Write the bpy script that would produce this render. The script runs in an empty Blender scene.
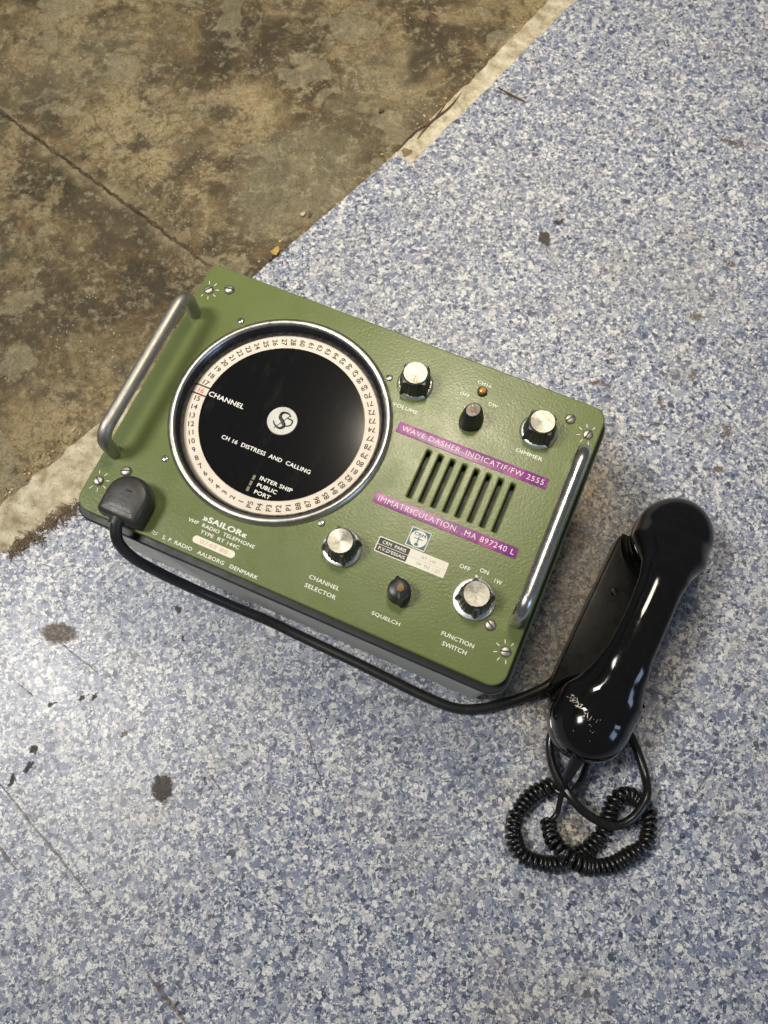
import bpy, bmesh, math, random
from mathutils import Vector, Matrix
random.seed(7)
sc = bpy.context.scene
COL = sc.collection
R = math.radians

# ---------------------------------------------------------------- camera
cam_d = bpy.data.cameras.new('camera'); cam = bpy.data.objects.new('camera', cam_d); COL.objects.link(cam)
TILT, ROLL = 0.315016, -0.055084
m = (Matrix.Rotation(TILT, 4, 'X') @ Matrix.Rotation(ROLL, 4, 'Z'))
m.translation = Vector((0.028271, -0.233692, 0.7102))
cam.matrix_world = m
cam_d.sensor_fit = 'VERTICAL'; cam_d.sensor_height = 24; cam_d.sensor_width = 18
cam_d.lens = 800 / 1024 * 24
cam_d.clip_start = 0.01; cam_d.clip_end = 60
cam_d.dof.use_dof = True; cam_d.dof.focus_distance = 0.62; cam_d.dof.aperture_fstop = 6.5
sc.camera = cam

# ---------------------------------------------------------------- light
w = bpy.data.worlds.new('World'); sc.world = w; w.use_nodes = True
bg = w.node_tree.nodes['Background']
bg.inputs[0].default_value = (0.84, 0.90, 1.0, 1); bg.inputs[1].default_value = 0.115
def area(name, loc, target, size, sizey, power, col, spread=180):
    l = bpy.data.lights.new(name, 'AREA'); l.shape = 'RECTANGLE'; l.size = size; l.size_y = sizey
    l.energy = power; l.color = col; l.spread = R(spread)
    o = bpy.data.objects.new(name, l); COL.objects.link(o); o.location = loc
    o.rotation_euler = (Vector(target) - Vector(loc)).to_track_quat('-Z', 'Y').to_euler()
    return o
area('window_light', (-1.62, 0.15, 2.9), (-0.12, 0.22, 0), 0.70, 0.70, 12.3, (1.0, 0.97, 0.91), 70)
area('ceiling_light', (0.165, 0.50, 1.35), (0.20, 0.42, 0), 0.26, 0.26, 3.7, (1.0, 0.89, 0.70), 95)
area('far_window_light', (1.7, -1.35, 1.15), (0.1, -0.1, 0), 0.5, 0.7, 8, (0.50, 0.68, 1.0))
sc.view_settings.view_transform = 'Standard'; sc.view_settings.look = 'None'
sc.view_settings.exposure = 0.0; sc.view_settings.gamma = 1.0
sc.cycles.max_bounces = 8

# ---------------------------------------------------------------- node helper
class NT:
    def __init__(s, name):
        s.m = bpy.data.materials.new(name); s.m.use_nodes = True; s.t = s.m.node_tree
        s.b = s.t.nodes['Principled BSDF']; s.co = None
    def n(s, typ, ins=None, **kw):
        nd = s.t.nodes.new(typ)
        for k, v in kw.items(): setattr(nd, k, v)
        for k, v in (ins or {}).items():
            if isinstance(v, bpy.types.NodeSocket): s.t.links.new(v, nd.inputs[k])
            else: nd.inputs[k].default_value = v
        return nd
    def obj(s):
        if s.co is None: s.co = s.n('ShaderNodeTexCoord').outputs['Object']
        return s.co
    def math(s, op, a, b=0.0, c=0.0, clamp=False):
        nd = s.n('ShaderNodeMath', {0: a, 1: b, 2: c}, operation=op, use_clamp=clamp); return nd.outputs[0]
    def noise(s, scale, detail=4, rough=.55, vec=None, dist=0.0, out=0):
        return s.n('ShaderNodeTexNoise', {'Vector': vec or s.obj(), 'Scale': scale, 'Detail': detail, 'Roughness': rough, 'Distortion': dist}).outputs[out]
    def vor(s, scale, vec=None, feature='F1', out='Color', rnd=1.0):
        nd = s.n('ShaderNodeTexVoronoi', feature=feature)
        s.t.links.new(vec or s.obj(), nd.inputs['Vector']); nd.inputs['Scale'].default_value = scale
        if 'Randomness' in nd.inputs: nd.inputs['Randomness'].default_value = rnd
        return nd.outputs[out]
    def ramp(s, fac, stops, interp='LINEAR'):
        nd = s.n('ShaderNodeValToRGB', {0: fac}); cr = nd.color_ramp; cr.interpolation = interp
        while len(cr.elements) < len(stops): cr.elements.new(0.5)
        for e, (p, c) in zip(cr.elements, stops):
            e.position = p; e.color = (c, c, c, 1) if isinstance(c, (int, float)) else (*c, 1)
        return nd.outputs[0]
    def mix(s, fac, a, b, mode='MIX'):
        nd = s.n('ShaderNodeMix', data_type='RGBA', blend_type=mode)
        for i, v in ((0, fac), (6, a), (7, b)):
            if isinstance(v, bpy.types.NodeSocket): s.t.links.new(v, nd.inputs[i])
            elif i == 0: nd.inputs[i].default_value = v
            else: nd.inputs[i].default_value = (*v, 1)
        return nd.outputs[2]
    def warp(s, scale, amt, vec=None):
        v = vec or s.obj()
        c = s.noise(scale, 2, .5, v, out=1)
        a = s.n('ShaderNodeVectorMath', {0: c, 1: (.5, .5, .5)}, operation='SUBTRACT').outputs[0]
        a = s.n('ShaderNodeVectorMath', {0: a, 'Scale': amt}, operation='SCALE').outputs[0]
        return s.n('ShaderNodeVectorMath', {0: v, 1: a}, operation='ADD').outputs[0]
    def spot(s, vec, x, y, rx, ry, rot=0, soft=.15):
        """1 inside a (warped) ellipse at x, y"""
        a = s.n('ShaderNodeVectorMath', {0: vec, 1: (x, y, 0)}, operation='SUBTRACT').outputs[0]
        a = s.n('ShaderNodeVectorRotate', {'Vector': a, 'Angle': -R(rot)}, rotation_type='Z_AXIS').outputs[0]
        a = s.n('ShaderNodeVectorMath', {0: a, 1: (1 / rx, 1 / ry, 0)}, operation='MULTIPLY').outputs[0]
        l = s.n('ShaderNodeVectorMath', {0: a}, operation='LENGTH').outputs['Value']
        return s.n('ShaderNodeMapRange', {0: l, 1: 1 - soft, 2: 1 + soft, 3: 1.0, 4: 0.0}).outputs[0]
    def bump(s, h, strength=.3, dist=.001, nrm=None):
        nd = s.n('ShaderNodeBump', {'Height': h, 'Strength': strength, 'Distance': dist})
        if nrm: s.t.links.new(nrm, nd.inputs['Normal'])
        return nd.outputs[0]
    def out(s, **kw):
        names = dict(col='Base Color', rough='Roughness', metal='Metallic', nrm='Normal', coat='Coat Weight', coatr='Coat Roughness', spec='Specular IOR Level', emit='Emission Color', es='Emission Strength', trans='Transmission Weight', sheen='Sheen Weight')
        for k, v in kw.items():
            i = s.b.inputs[names[k]]
            if isinstance(v, bpy.types.NodeSocket): s.t.links.new(v, i)
            elif isinstance(v, tuple): i.default_value = (*v, 1)
            else: i.default_value = v
        return s.m

# ---------------------------------------------------------------- materials
def mat_vinyl():
    t = NT('vinyl_chips')
    wv = t.warp(200, .0040)
    wv = t.warp(520, .0024, wv)
    w2 = t.warp(380, .0036)
    c1 = t.vor(330, wv); c2 = t.vor(640, w2); c3 = t.vor(210, wv)
    pal = [(0, (.016, .022, .052)), (.11, (.062, .078, .145)), (.26, (.145, .170, .268)), (.42, (.240, .272, .375)), (.56, (.37, .390, .455)), (.68, (.52, .525, .53)), (.78, (.66, .655, .64)), (.90, (.80, .79, .745))]
    def pick(c, ch): return t.n('ShaderNodeSeparateColor', {0: c}).outputs[ch]
    jit = t.math('MULTIPLY', t.math('SUBTRACT', t.noise(900, 3, .75), .5), .55)
    def toned(c, ch): return t.ramp(t.math('ADD', pick(c, ch), jit), pal, 'LINEAR')
    a = toned(c1, 0); b = toned(c2, 0); d = toned(c3, 1)
    base = t.mix(t.ramp(pick(c1, 1), [(0, 0), (.50, 1)], 'CONSTANT'), a, b)
    base = t.mix(t.ramp(pick(c3, 2), [(0, 0), (.93, 1)], 'CONSTANT'), base, d)
    # streaks inside the chips and thin veins between them
    sv0 = t.n('ShaderNodeVectorMath', {0: t.warp(120, .02), 1: (1, .35, 1)}, operation='MULTIPLY').outputs[0]
    base = t.mix(t.ramp(t.noise(1100, 2, .6, sv0), [(.36, .55), (.52, 0)]), base, (.10, .12, .18))
    base = t.mix(t.ramp(t.noise(800, 2, .6, sv0), [(.56, 0), (.70, .45)]), base, (.68, .67, .62))
    e = t.vor(330, wv, 'DISTANCE_TO_EDGE', 'Distance')
    base = t.mix(t.ramp(e, [(0, .50), (.07, 0)]), base, (.11, .13, .18))
    # large-scale drift towards yellow grime and towards blue
    big = t.noise(3.2, 5, .6)
    base = t.mix(t.ramp(big, [(.45, 0), (.75, .30)]), base, (.36, .34, .28))
    fine = t.noise(26, 6, .7)
    base = t.mix(t.ramp(fine, [(.52, 0), (.80, .30)]), base, (.33, .27, .18))
    sv = t.warp(700, .0034, t.warp(240, .0085, t.warp(90, .008)))
    # grime between the radio and the cradle, and by the cord; painted shade farther below the cord
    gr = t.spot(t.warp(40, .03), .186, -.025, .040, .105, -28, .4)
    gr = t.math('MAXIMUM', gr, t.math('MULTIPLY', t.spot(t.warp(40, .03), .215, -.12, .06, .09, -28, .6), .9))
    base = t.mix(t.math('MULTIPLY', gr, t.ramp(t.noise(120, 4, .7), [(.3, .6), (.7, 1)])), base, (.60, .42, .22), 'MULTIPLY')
    g2 = t.math('MAXIMUM', t.math('MULTIPLY', t.spot(t.warp(30, .04), .115, -.41, .05, .035, 10, .7), .3), t.spot(t.warp(30, .03), .172, -.283, .012, .016, 0, .6))  # first spot: soft floor shade painted into the colour; second: grime
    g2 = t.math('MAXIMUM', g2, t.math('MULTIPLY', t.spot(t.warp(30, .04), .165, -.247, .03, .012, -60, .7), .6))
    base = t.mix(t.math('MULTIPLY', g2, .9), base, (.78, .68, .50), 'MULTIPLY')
    # spots worn through or tar on the vinyl: x, y, rx, ry, rot
    dark = [(-.171, -.236, .0085, .011, 15), (.212, .288, .0058, .0085, 10), (.230, .309, .0065, .0022, 25), (-.233, -.156, .0035, .0022, 40), (-.244, -.158, .0020, .0022, 0),
            (-.282, -.198, .0032, .0022, 50), (-.286, -.213, .0055, .0022, 50), (-.300, -.224, .0045, .0022, 60), (-.162, -.084, .0032, .0032, 0), (-.157, -.108, .0012, .0042, 10),
            (-.135, -.232, .0012, .0030, 0), (.272, .275, .0012, .0012, 0), (-.27, -.162, .0014, .0030, -30), (-.118, -.26, .0012, .0012, 0), (-.150, -.393, .0010, .0010, 0)]
    mk = None
    for x, y, rx, ry, ro in dark:
        s_ = t.spot(sv, x, y, rx, ry, ro, .12); mk = s_ if mk is None else t.math('MAXIMUM', mk, s_)
    base = t.mix(t.math('MULTIPLY', mk, .93), base, t.ramp(t.noise(600, 3, .7), [(.40, (.012, .009, .007)), (.75, (.085, .055, .035))]))
    br = [(-.268, -.100, .0165, .0085, -12), (.352, .186, .0062, .0050, -20), (.278, .058, .0055, .0028, -25), (.302, .092, .0025, .006, 10), (.338, .12, .0045, .003, 0), (.345, .02, .004, .003, 0), (.427, .399, .016, .0025, -20),
          (.246, .117, .011, .003, -15), (.262, .15, .003, .003, 0), (.36, .06, .003, .005, 20), (.40, .245, .004, .002, 0), (-.205, -.19, .004, .0016, 50)]
    mb = None
    for x, y, rx, ry, ro in br:
        s_ = t.spot(sv, x, y, rx, ry, ro, .16); mb = s_ if mb is None else t.math('MAXIMUM', mb, s_)
    base = t.mix(t.math('MULTIPLY', mb, t.ramp(t.noise(350, 4, .8), [(.35, .45), (.55, .95)])), base, (.11, .072, .042))
    # scratches
    scr = [((-.312, -.223), (-.225, -.318), .0008), ((-.178, -.375), (-.145, -.412), .0016), ((.183, .487), (.213, .468), .0014), ((-.262, -.112), (-.232, -.136), .0005), ((-.30, -.143), (-.288, -.153), .0006),
           ((-.132, -.225), (-.120, -.243), .0007), ((.27, -.268), (.30, -.235), .0006), ((-.318, -.262), (-.29, -.292), .0012),
           ((-.05, -.19), (-.035, -.245), .0005), ((.23, -.30), (.26, -.27), .0006)]
    ms = None; lv = t.warp(90, .0022)
    for (x0, y0), (x1, y1), wd in scr:
        L = math.hypot(x1 - x0, y1 - y0) / 2
        s_ = t.spot(lv, (x0 + x1) / 2, (y0 + y1) / 2, L, wd, math.degrees(math.atan2(y1 - y0, x1 - x0)), .3)
        ms = s_ if ms is None else t.math('MAXIMUM', ms, s_)
    base = t.mix(t.math('MULTIPLY', ms, t.ramp(t.noise(140, 3, .7), [(.3, .35), (.55, .9)])), base, (.10, .07, .04))
    rough = t.ramp(t.noise(9, 6, .65), [(.3, .30), (.7, .43)])
    rough = t.math('ADD', rough, t.math('MULTIPLY', t.math('MAXIMUM', mk, mb), .3), clamp=True)
    h = t.noise(280, 4, .6)
    n1 = t.bump(h, .22, .0008)
    n1 = t.bump(t.noise(14, 3, .5), .25, .004, n1)
    n1 = t.bump(t.math('SUBTRACT', 1.0, t.math('MAXIMUM', ms, mk)), .6, .0006, n1)
    return t.out(col=base, rough=rough, nrm=n1, spec=.5)

def mat_concrete():
    t = NT('old_concrete')
    wv = t.warp(9, .08)
    n1 = t.noise(5.5, 9, .66, wv); n2 = t.noise(17, 9, .72, wv); n3 = t.noise(95, 6, .75); n4 = t.noise(420, 4, .7)
    base = t.ramp(n1, [(.39, (.045, .032, .017)), (.46, (.115, .082, .042)), (.51, (.215, .158, .082)), (.58, (.38, .295, .165))])
    base = t.mix(t.ramp(n2, [(.41, .8), (.48, 0)]), base, (.07, .052, .030))
    base = t.mix(t.ramp(n2, [(.54, 0), (.60, .6)]), base, (.46, .37, .22))
    base = t.mix(t.ramp(t.noise(34, 6, .75, t.warp(20, .03)), [(.52, 0), (.66, .45)]), base, (.30, .17, .085))
    n6 = t.noise(60, 8, .8, t.warp(50, .02))
    area_ = t.ramp(t.noise(6, 3, .5, wv), [(.42, .1), (.56, 1)]); area2 = t.ramp(t.noise(7.5, 3, .5, t.warp(5, .2)), [(.44, .1), (.56, 1)])
    base = t.mix(t.math('MULTIPLY', area_, t.ramp(n6, [(.41, .7), (.47, 0)])), base, (.060, .045, .026))
    base = t.mix(t.math('MULTIPLY', area2, t.ramp(n6, [(.52, 0), (.58, .75)])), base, (.42, .35, .22))
    fl = t.ramp(t.vor(26, t.warp(45, .03), 'DISTANCE_TO_EDGE', 'Distance'), [(0, .55), (.035, 0)])
    base = t.mix(t.math('MULTIPLY', fl, area_), base, (.05, .036, .02))
    # smooth pale screed patches and dark rings of old adhesive
    pw = t.warp(16, .05)
    pp = t.spot(pw, -.045, .385, .085, .060, 42, .18)
    p2 = t.math('MULTIPLY', t.spot(pw, -.30, .56, .10, .05, 20, .5), .5)
    p3 = t.math('MULTIPLY', t.spot(pw, .055, .50, .05, .075, -30, .3), .55)
    pat = t.math('MAXIMUM', pp, t.math('MAXIMUM', p2, p3))
    base = t.mix(t.math('MULTIPLY', pat, .7), base, t.ramp(n3, [(.3, (.17, .145, .092)), (.7, (.31, .275, .19))]))
    ring = t.math('SUBTRACT', t.spot(pw, -.045, .385, .094, .069, 42, .12), pp, clamp=True)
    base = t.mix(t.math('MULTIPLY', ring, .55), base, (.10, .075, .045))
    dk = t.spot(pw, .10, .535, .030, .012, 50, .3)
    for a in ((.12, .578, .026, .010, 10, .4), (.103, .494, .008, .006, 0, .25), (-.10, .575, .075, .045, 10, .7), (-.165, .42, .02, .035, 0, .5), (-.31, .24, .10, .07, 30, .8), (-.225, .34, .07, .035, -35, .6), (.02, .455, .035, .02, 30, .6)):
        dk = t.math('MAXIMUM', dk, t.math('MULTIPLY', t.spot(pw, *a), .75))
    base = t.mix(t.math('MULTIPLY', dk, .82), base, (.055, .041, .025))
    # speckle: pale and dark grit
    sp = t.vor(330, out='Distance'); sc_ = t.n('ShaderNodeSeparateColor', {0: t.vor(330)}).outputs[0]
    lightm = t.math('MULTIPLY', t.ramp(sp, [(.18, 1), (.34, 0)]), t.math('GREATER_THAN', sc_, .86))
    clus = t.ramp(t.noise(9, 4, .6), [(.45, .15), (.6, 1)])
    base = t.mix(t.math('MULTIPLY', lightm, clus), base, (.62, .55, .40))
    darkm = t.math('MULTIPLY', t.ramp(sp, [(.2, 1), (.4, 0)]), t.math('LESS_THAN', sc_, .10))
    base = t.mix(t.math('MULTIPLY', darkm, .6), base, (.07, .05, .03))
    lp = t.noise(13, 5, .6, t.warp(8, .12)); base = t.mix(t.ramp(lp, [(.56, 0), (.585, .6)]), base, t.ramp(n3, [(.3, (.24, .205, .135)), (.7, (.40, .345, .235))]))
    base = t.mix(t.ramp(lp, [(.545, 0), (.557, .45), (.575, 0)]), base, (.07, .05, .028))
    base = t.mix(t.ramp(n4, [(.35, .6), (.52, 0)]), base, (.075, .058, .036))
    base = t.mix(t.ramp(n3, [(.54, 0), (.66, .6)]), base, (.44, .38, .26))
    # the seam: from (-.379,.499) to (-.141,.282)
    x0, y0, x1, y1 = -.379, .499, -.141, .282
    L = math.hypot(x1 - x0, y1 - y0); ang = math.degrees(math.atan2(y1 - y0, x1 - x0))
    cw = t.warp(60, .006)
    cx, cy = x0 - 2.0 * (x1 - x0), y0 - 2.0 * (y1 - y0)
    mx, my = (cx + x1 + .5 * (x1 - x0)) / 2, (cy + y1 + .5 * (y1 - y0)) / 2
    seam = t.spot(t.warp(150, .006, cw), mx, my, 3.5 * L / 2, .0016, ang, .5)
    band = t.spot(t.warp(30, .012), mx, my, 3.5 * L / 2, .012, ang, .4)
    base = t.mix(t.math('MULTIPLY', band, t.ramp(t.noise(25, 5, .7), [(.42, 0), (.6, .5)])), base, (.42, .35, .22))
    base = t.mix(t.math('MULTIPLY', seam, t.ramp(n3, [(.38, .35), (.55, 1)])), base, (.055, .028, .014))
    base = t.mix(1.0, base, (.84, .84, .77), 'MULTIPLY')
    h = t.math('ADD', t.math('MULTIPLY', n3, .6), t.math('MULTIPLY', n2, .8))
    nb = t.bump(h, .55, .0035)
    nb = t.bump(n4, .5, .0012, nb)
    nb = t.bump(lightm, .5, .0010, nb)
    nb = t.bump(t.math('SUBTRACT', t.math('MULTIPLY', band, .5), seam), .8, .0035, nb)
    nb = t.bump(pat, .5, .002, nb)
    return t.out(col=base, rough=t.ramp(n2, [(.3, .62), (.7, .85)]), nrm=nb, spec=.4)

def mat_screed():
    t = NT('cream_adhesive')
    n = t.noise(60, 6, .7); g = t.vor(480, out='Distance')
    base = t.ramp(n, [(.35, (.28, .22, .13)), (.48, (.48, .42, .29)), (.62, (.66, .60, .45))])
    c = t.n('ShaderNodeSeparateColor', {0: t.vor(480)}).outputs[0]
    base = t.mix(t.math('MULTIPLY', t.ramp(g, [(.15, 1), (.35, 0)]), t.math('GREATER_THAN', c, .6)), base, (.22, .16, .09))
    base = t.mix(t.ramp(t.noise(25, 5, .7), [(.52, 0), (.7, .6)]), base, (.28, .19, .10))
    return t.out(col=base, rough=.85, nrm=t.bump(t.math('ADD', n, t.math('MULTIPLY', t.noise(300, 3, .7), .5)), .7, .003))

def mat_green():
    t = NT('green_hammered_enamel')
    base = t.mix(t.ramp(t.noise(14, 5, .6), [(.4, 0), (.7, .5)]), (.130, .163, .052), (.154, .186, .060))
    # chips and fine dirt
    base = t.mix(t.ramp(t.noise(130, 5, .8), [(.68, 0), (.74, .7)]), base, (.33, .38, .20))
    base = t.mix(t.ramp(t.noise(60, 6, .8), [(.66, 0), (.82, .6)]), base, (.09, .10, .035))
    base = t.mix(t.ramp(t.noise(900, 2, .6), [(.72, 0), (.76, .7)]), base, (.08, .08, .04))
    h = t.noise(480, 2, .5, None, .5)
    nb = t.bump(h, .20, .0007)
    nb = t.bump(t.noise(900, 3, .6), .10, .0005, nb)
    return t.out(col=base, rough=t.ramp(t.noise(40, 5, .6), [(.3, .25), (.7, .36)]), nrm=nb, spec=.42)

def mat_metal(name, col, r0, r1, scale=120, stretch=None, bump=.1):
    t = NT(name)
    v = None
    if stretch: v = t.n('ShaderNodeVectorMath', {0: t.obj(), 1: stretch}, operation='MULTIPLY').outputs[0]
    n = t.noise(scale, 6, .7, v)
    c = t.mix(t.ramp(t.noise(scale * 1.7, 5, .8), [(.55, 0), (.72, .55)]), col, tuple(x * .42 for x in col))
    return t.out(col=c, metal=1.0, rough=t.ramp(n, [(.3, r0), (.7, r1)]), nrm=t.bump(n, bump, .0006))

def mat_plain(name, col, rough=.5, spec=.5, dust=0.0, dcol=(.4, .36, .3), bumpsc=300, bump=.08, metal=0.0, coat=0.0):
    t = NT(name)
    c = t.mix(t.ramp(t.noise(45, 6, .75), [(.35, 0), (.7, .35)]), col, tuple(min(1, x * 1.5 + .004) for x in col))
    if dust:
        c = t.mix(t.math('MULTIPLY', t.ramp(t.noise(220, 5, .85), [(.52, 0), (.72, 1)]), dust), c, dcol)
        c = t.mix(t.ramp(t.noise(1500, 2, .5), [(.74, 0), (.78, dust * 2)]), c, dcol)
    rr = t.ramp(t.noise(70, 5, .7), [(.3, max(.02, rough - .06)), (.7, min(1, rough + .1))])
    return t.out(col=c, rough=rr, spec=spec, nrm=t.bump(t.noise(bumpsc, 4, .6), bump, .0006), metal=metal, coat=coat, coatr=.08)

M = {}
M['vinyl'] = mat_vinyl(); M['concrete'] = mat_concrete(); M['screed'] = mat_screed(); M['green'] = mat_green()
M['chrome'] = mat_metal('worn_chrome', (.60, .59, .56), .18, .36, 90)
M['steel'] = mat_metal('tarnished_steel', (.44, .42, .37), .42, .58, 150)
M['bezelm'] = mat_metal('scuffed_chrome_rim', (.50, .49, .45), .26, .44, 220)
M['skirt'] = mat_metal('satin_aluminium_skirt', (.78, .78, .77), .30, .48, 200)
def mat_cap():
    t = NT('spun_aluminium')
    r_ = t.n('ShaderNodeTexWave', {'Vector': t.obj(), 'Scale': 420.0, 'Distortion': 1.2, 'Detail': 2.0}, wave_type='RINGS', rings_direction='Z')
    c = t.mix(t.ramp(t.noise(500, 4, .8), [(.50, 0), (.66, .5)]), (.34, .33, .295), (.18, .17, .15))
    t.b.inputs['Anisotropic'].default_value = .75
    t.t.links.new(t.n('ShaderNodeTangent', direction_type='RADIAL', axis='Z').outputs[0], t.b.inputs['Tangent'])
    return t.out(col=c, metal=1.0, rough=t.ramp(t.noise(250, 4, .7), [(.3, .32), (.7, .44)]), nrm=t.bump(r_.outputs[1], .12, .0002))
M['cap'] = mat_cap()
M['case'] = mat_plain('grey_green_case_paint', (.50, .51, .45), .42, dust=.3, dcol=(.5, .46, .38))
M['rim'] = mat_plain('dark_green_case_rim', (.15, .21, .06), .45, dust=.2)
M['gasket'] = mat_plain('black_gasket_rubber', (.012, .012, .013), .5)
M['black'] = mat_plain('black_knob_plastic', (.014, .014, .015), .34, dust=.10)
def mat_disc():
    t = NT('black_dial_lacquer')
    c = t.mix(t.ramp(t.noise(900, 3, .7), [(.70, 0), (.74, .35)]), (.006, .006, .0065), (.22, .21, .2))
    c = t.mix(t.ramp(t.noise(40, 6, .8, t.n('ShaderNodeVectorMath', {0: t.obj(), 1: (1, .25, 1)}, operation='MULTIPLY').outputs[0]), [(.55, 0), (.8, .06)]), c, (.3, .3, .3))
    return t.out(col=c, rough=.13, spec=.35)
M['disc'] = mat_disc()
M['wall'] = mat_plain('black_dial_surround', (.012, .012, .014), .22, dust=.06)
M['cream'] = mat_plain('cream_dial_paper', (.70, .61, .51), .5, bump=.02)
M['white'] = mat_plain('white_print', (.80, .79, .72), .5, bump=.02)
M['print'] = mat_plain('aged_white_print', (.72, .72, .62), .5, bump=.02)
M['ink'] = mat_plain('black_ink', (.02, .018, .016), .5, bump=.02)
M['faint'] = mat_plain('faded_ink', (.42, .36, .30), .6, bump=.02)
M['pinkink'] = mat_plain('faded_red_ink', (.60, .42, .33), .6, bump=.02)
M['hub'] = mat_plain('silvered_emblem', (.46, .47, .44), .35, dust=.1, metal=.3)
M['red'] = mat_plain('red_ink', (.72, .10, .05), .5, bump=.02)
M['plate'] = mat_plain('cream_name_plate', (.74, .68, .54), .5, bump=.03)
M['label'] = mat_plain('white_paper_label', (.74, .70, .60), .6, dust=.2, dcol=(.5, .42, .3), bump=.05)
M['teal'] = mat_plain('teal_label_ink', (.045, .13, .17), .5)
M['bake'] = mat_plain('glossy_black_bakelite', (.004, .004, .0042), .08, spec=.4, dust=.012, dcol=(.3, .28, .24), bump=.03, bumpsc=60)
M['cradle'] = mat_plain('black_cradle_plastic', (.007, .007, .007), .30, spec=.14, dust=.05, dcol=(.25, .23, .2))
M['rubber'] = mat_plain('black_cable_rubber', (.014, .014, .014), .38, dust=.14, dcol=(.22, .20, .17))
M['cord'] = mat_plain('black_coil_vinyl', (.008, .008, .008), .24, dust=.05, dcol=(.2, .18, .15))
M['plug'] = mat_plain('dark_moulded_rubber', (.028, .027, .025), .42, dust=.3, dcol=(.13, .12, .10), bump=.25)
M['amber'] = mat_plain('amber_lens', (.55, .22, .02), .15, coat=1.0)
M['grey'] = mat_plain('olive_key_ink', (.16, .16, .10), .5)
M['rust'] = mat_plain('brown_rubber_foot', (.07, .035, .025), .6, dust=.2)
M['felt'] = mat_plain('torn_felt', (.17, .12, .07), .95, dust=.5, dcol=(.45, .36, .22), bump=.6)
M['leaf'] = mat_plain('dry_leaf', (.46, .30, .09), .7, bump=.3)
M['crumb'] = mat_plain('pale_crumb', (.52, .42, .27), .8, bump=.4)
M['brass'] = mat_metal('worn_brass_insert', (.16, .09, .05), .4, .55, 300)
def mat_tape():
    t = NT('magenta_embossing_tape')
    n = t.noise(45, 5, .7)
    c = t.ramp(n, [(.40, (.17, .022, .17)), (.52, (.25, .036, .225)), (.66, (.42, .10, .28))])
    c = t.mix(t.ramp(t.noise(300, 4, .8), [(.56, 0), (.7, .5)]), c, (.55, .26, .36))
    return t.out(col=c, rough=.32, nrm=t.bump(t.noise(200, 3, .6), .15, .0006))
M['tape'] = mat_tape()
M['tapetxt'] = mat_plain('whitened_embossing', (.82, .66, .72), .55, dust=.5, dcol=(.55, .25, .42), bump=.1)

# ---------------------------------------------------------------- object helpers
def link(name, me, mats, parent=None, loc=(0, 0, 0), rot=(0, 0, 0), smooth=True, auto=35):
    o = bpy.data.objects.new(name, me); COL.objects.link(o)
    for mm in (mats if isinstance(mats, (list, tuple)) else [mats]): me.materials.append(mm)
    o.parent = parent; o.location = loc; o.rotation_euler = rot
    if smooth:
        me.polygons.foreach_set('use_smooth', [True] * len(me.polygons))
        if auto:
            bm = bmesh.new(); bm.from_mesh(me)
            for e in bm.edges:
                if len(e.link_faces) == 2 and e.calc_face_angle(0) > R(auto): e.smooth = False
            bm.to_mesh(me); bm.free()
    return o
def obj(name, bm, mats, parent=None, loc=(0, 0, 0), rot=(0, 0, 0), smooth=True, auto=35):
    bmesh.ops.recalc_face_normals(bm, faces=bm.faces[:])
    me = bpy.data.meshes.new(name); bm.to_mesh(me); bm.free()
    return link(name, me, mats, parent, loc, rot, smooth, auto)
def thing(name, label, cat, loc=(0, 0, 0), rz=0, group=None):
    o = bpy.data.objects.new(name, None); COL.objects.link(o); o.location = loc; o.rotation_euler = (0, 0, rz)
    o.empty_display_size = .02; tag(o, label, cat, group); return o
def tag(o, label, cat, group=None):
    o['label'] = label; o['category'] = cat
    if group: o['group'] = group
    return o
def struct(o): o['kind'] = 'structure'; return o

def rrect(w_, h_, r, n=8, cx=0, cy=0):
    """rounded rectangle outline; r: one radius or four (tr, tl, bl, br)"""
    rs = r if isinstance(r, (list, tuple)) else [r] * 4
    pts = []
    for k, (sx, sy) in enumerate(((1, 1), (-1, 1), (-1, -1), (1, -1))):
        rr = rs[k]; ox, oy = sx * (w_ / 2 - rr), sy * (h_ / 2 - rr)
        for i in range(n + 1):
            a = R(90 * k + 90 * i / n); pts.append((cx + ox + rr * math.cos(a), cy + oy + rr * math.sin(a)))
    return pts
def loft(rings, bm=None, cap=True, mi=0):
    """rings: lists of equal length 3-D points"""
    bm = bm or bmesh.new(); vs = [[bm.verts.new(p) for p in r] for r in rings]
    for a, b in zip(vs, vs[1:]):
        for i in range(len(a)):
            j = (i + 1) % len(a)
            f = bm.faces.new((a[i], a[j], b[j], b[i])); f.material_index = mi
    if cap:
        f = bm.faces.new(vs[0]); f.material_index = mi
        f = bm.faces.new(vs[-1]); f.material_index = mi
    return bm
def slab(outline, z0, z1, bev=0.0, bm=None, mi=0, inset_fn=None):
    """extruded outline with a rounded upper edge (outline shrunk about its vertex normals)"""
    def shrink(d):
        if d == 0: return outline
        n = len(outline); res = []
        for i in range(n):
            x0, y0 = outline[i - 1]; x1, y1 = outline[i]; x2, y2 = outline[(i + 1) % n]
            tx, ty = x2 - x0, y2 - y0; l = math.hypot(tx, ty) or 1
            res.append((x1 - ty / l * d, y1 + tx / l * d))
        return res
    rings = [[(x, y, z0) for x, y in outline]]
    if bev:
        for k in range(5):
            a = R(90 * k / 4); d = bev * (1 - math.cos(a)); z = z1 - bev + bev * math.sin(a)
            rings.append([(x, y, z) for x, y in shrink(d)])
    else: rings.append([(x, y, z1) for x, y in outline])
    return loft(rings, bm, True, mi)
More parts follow.
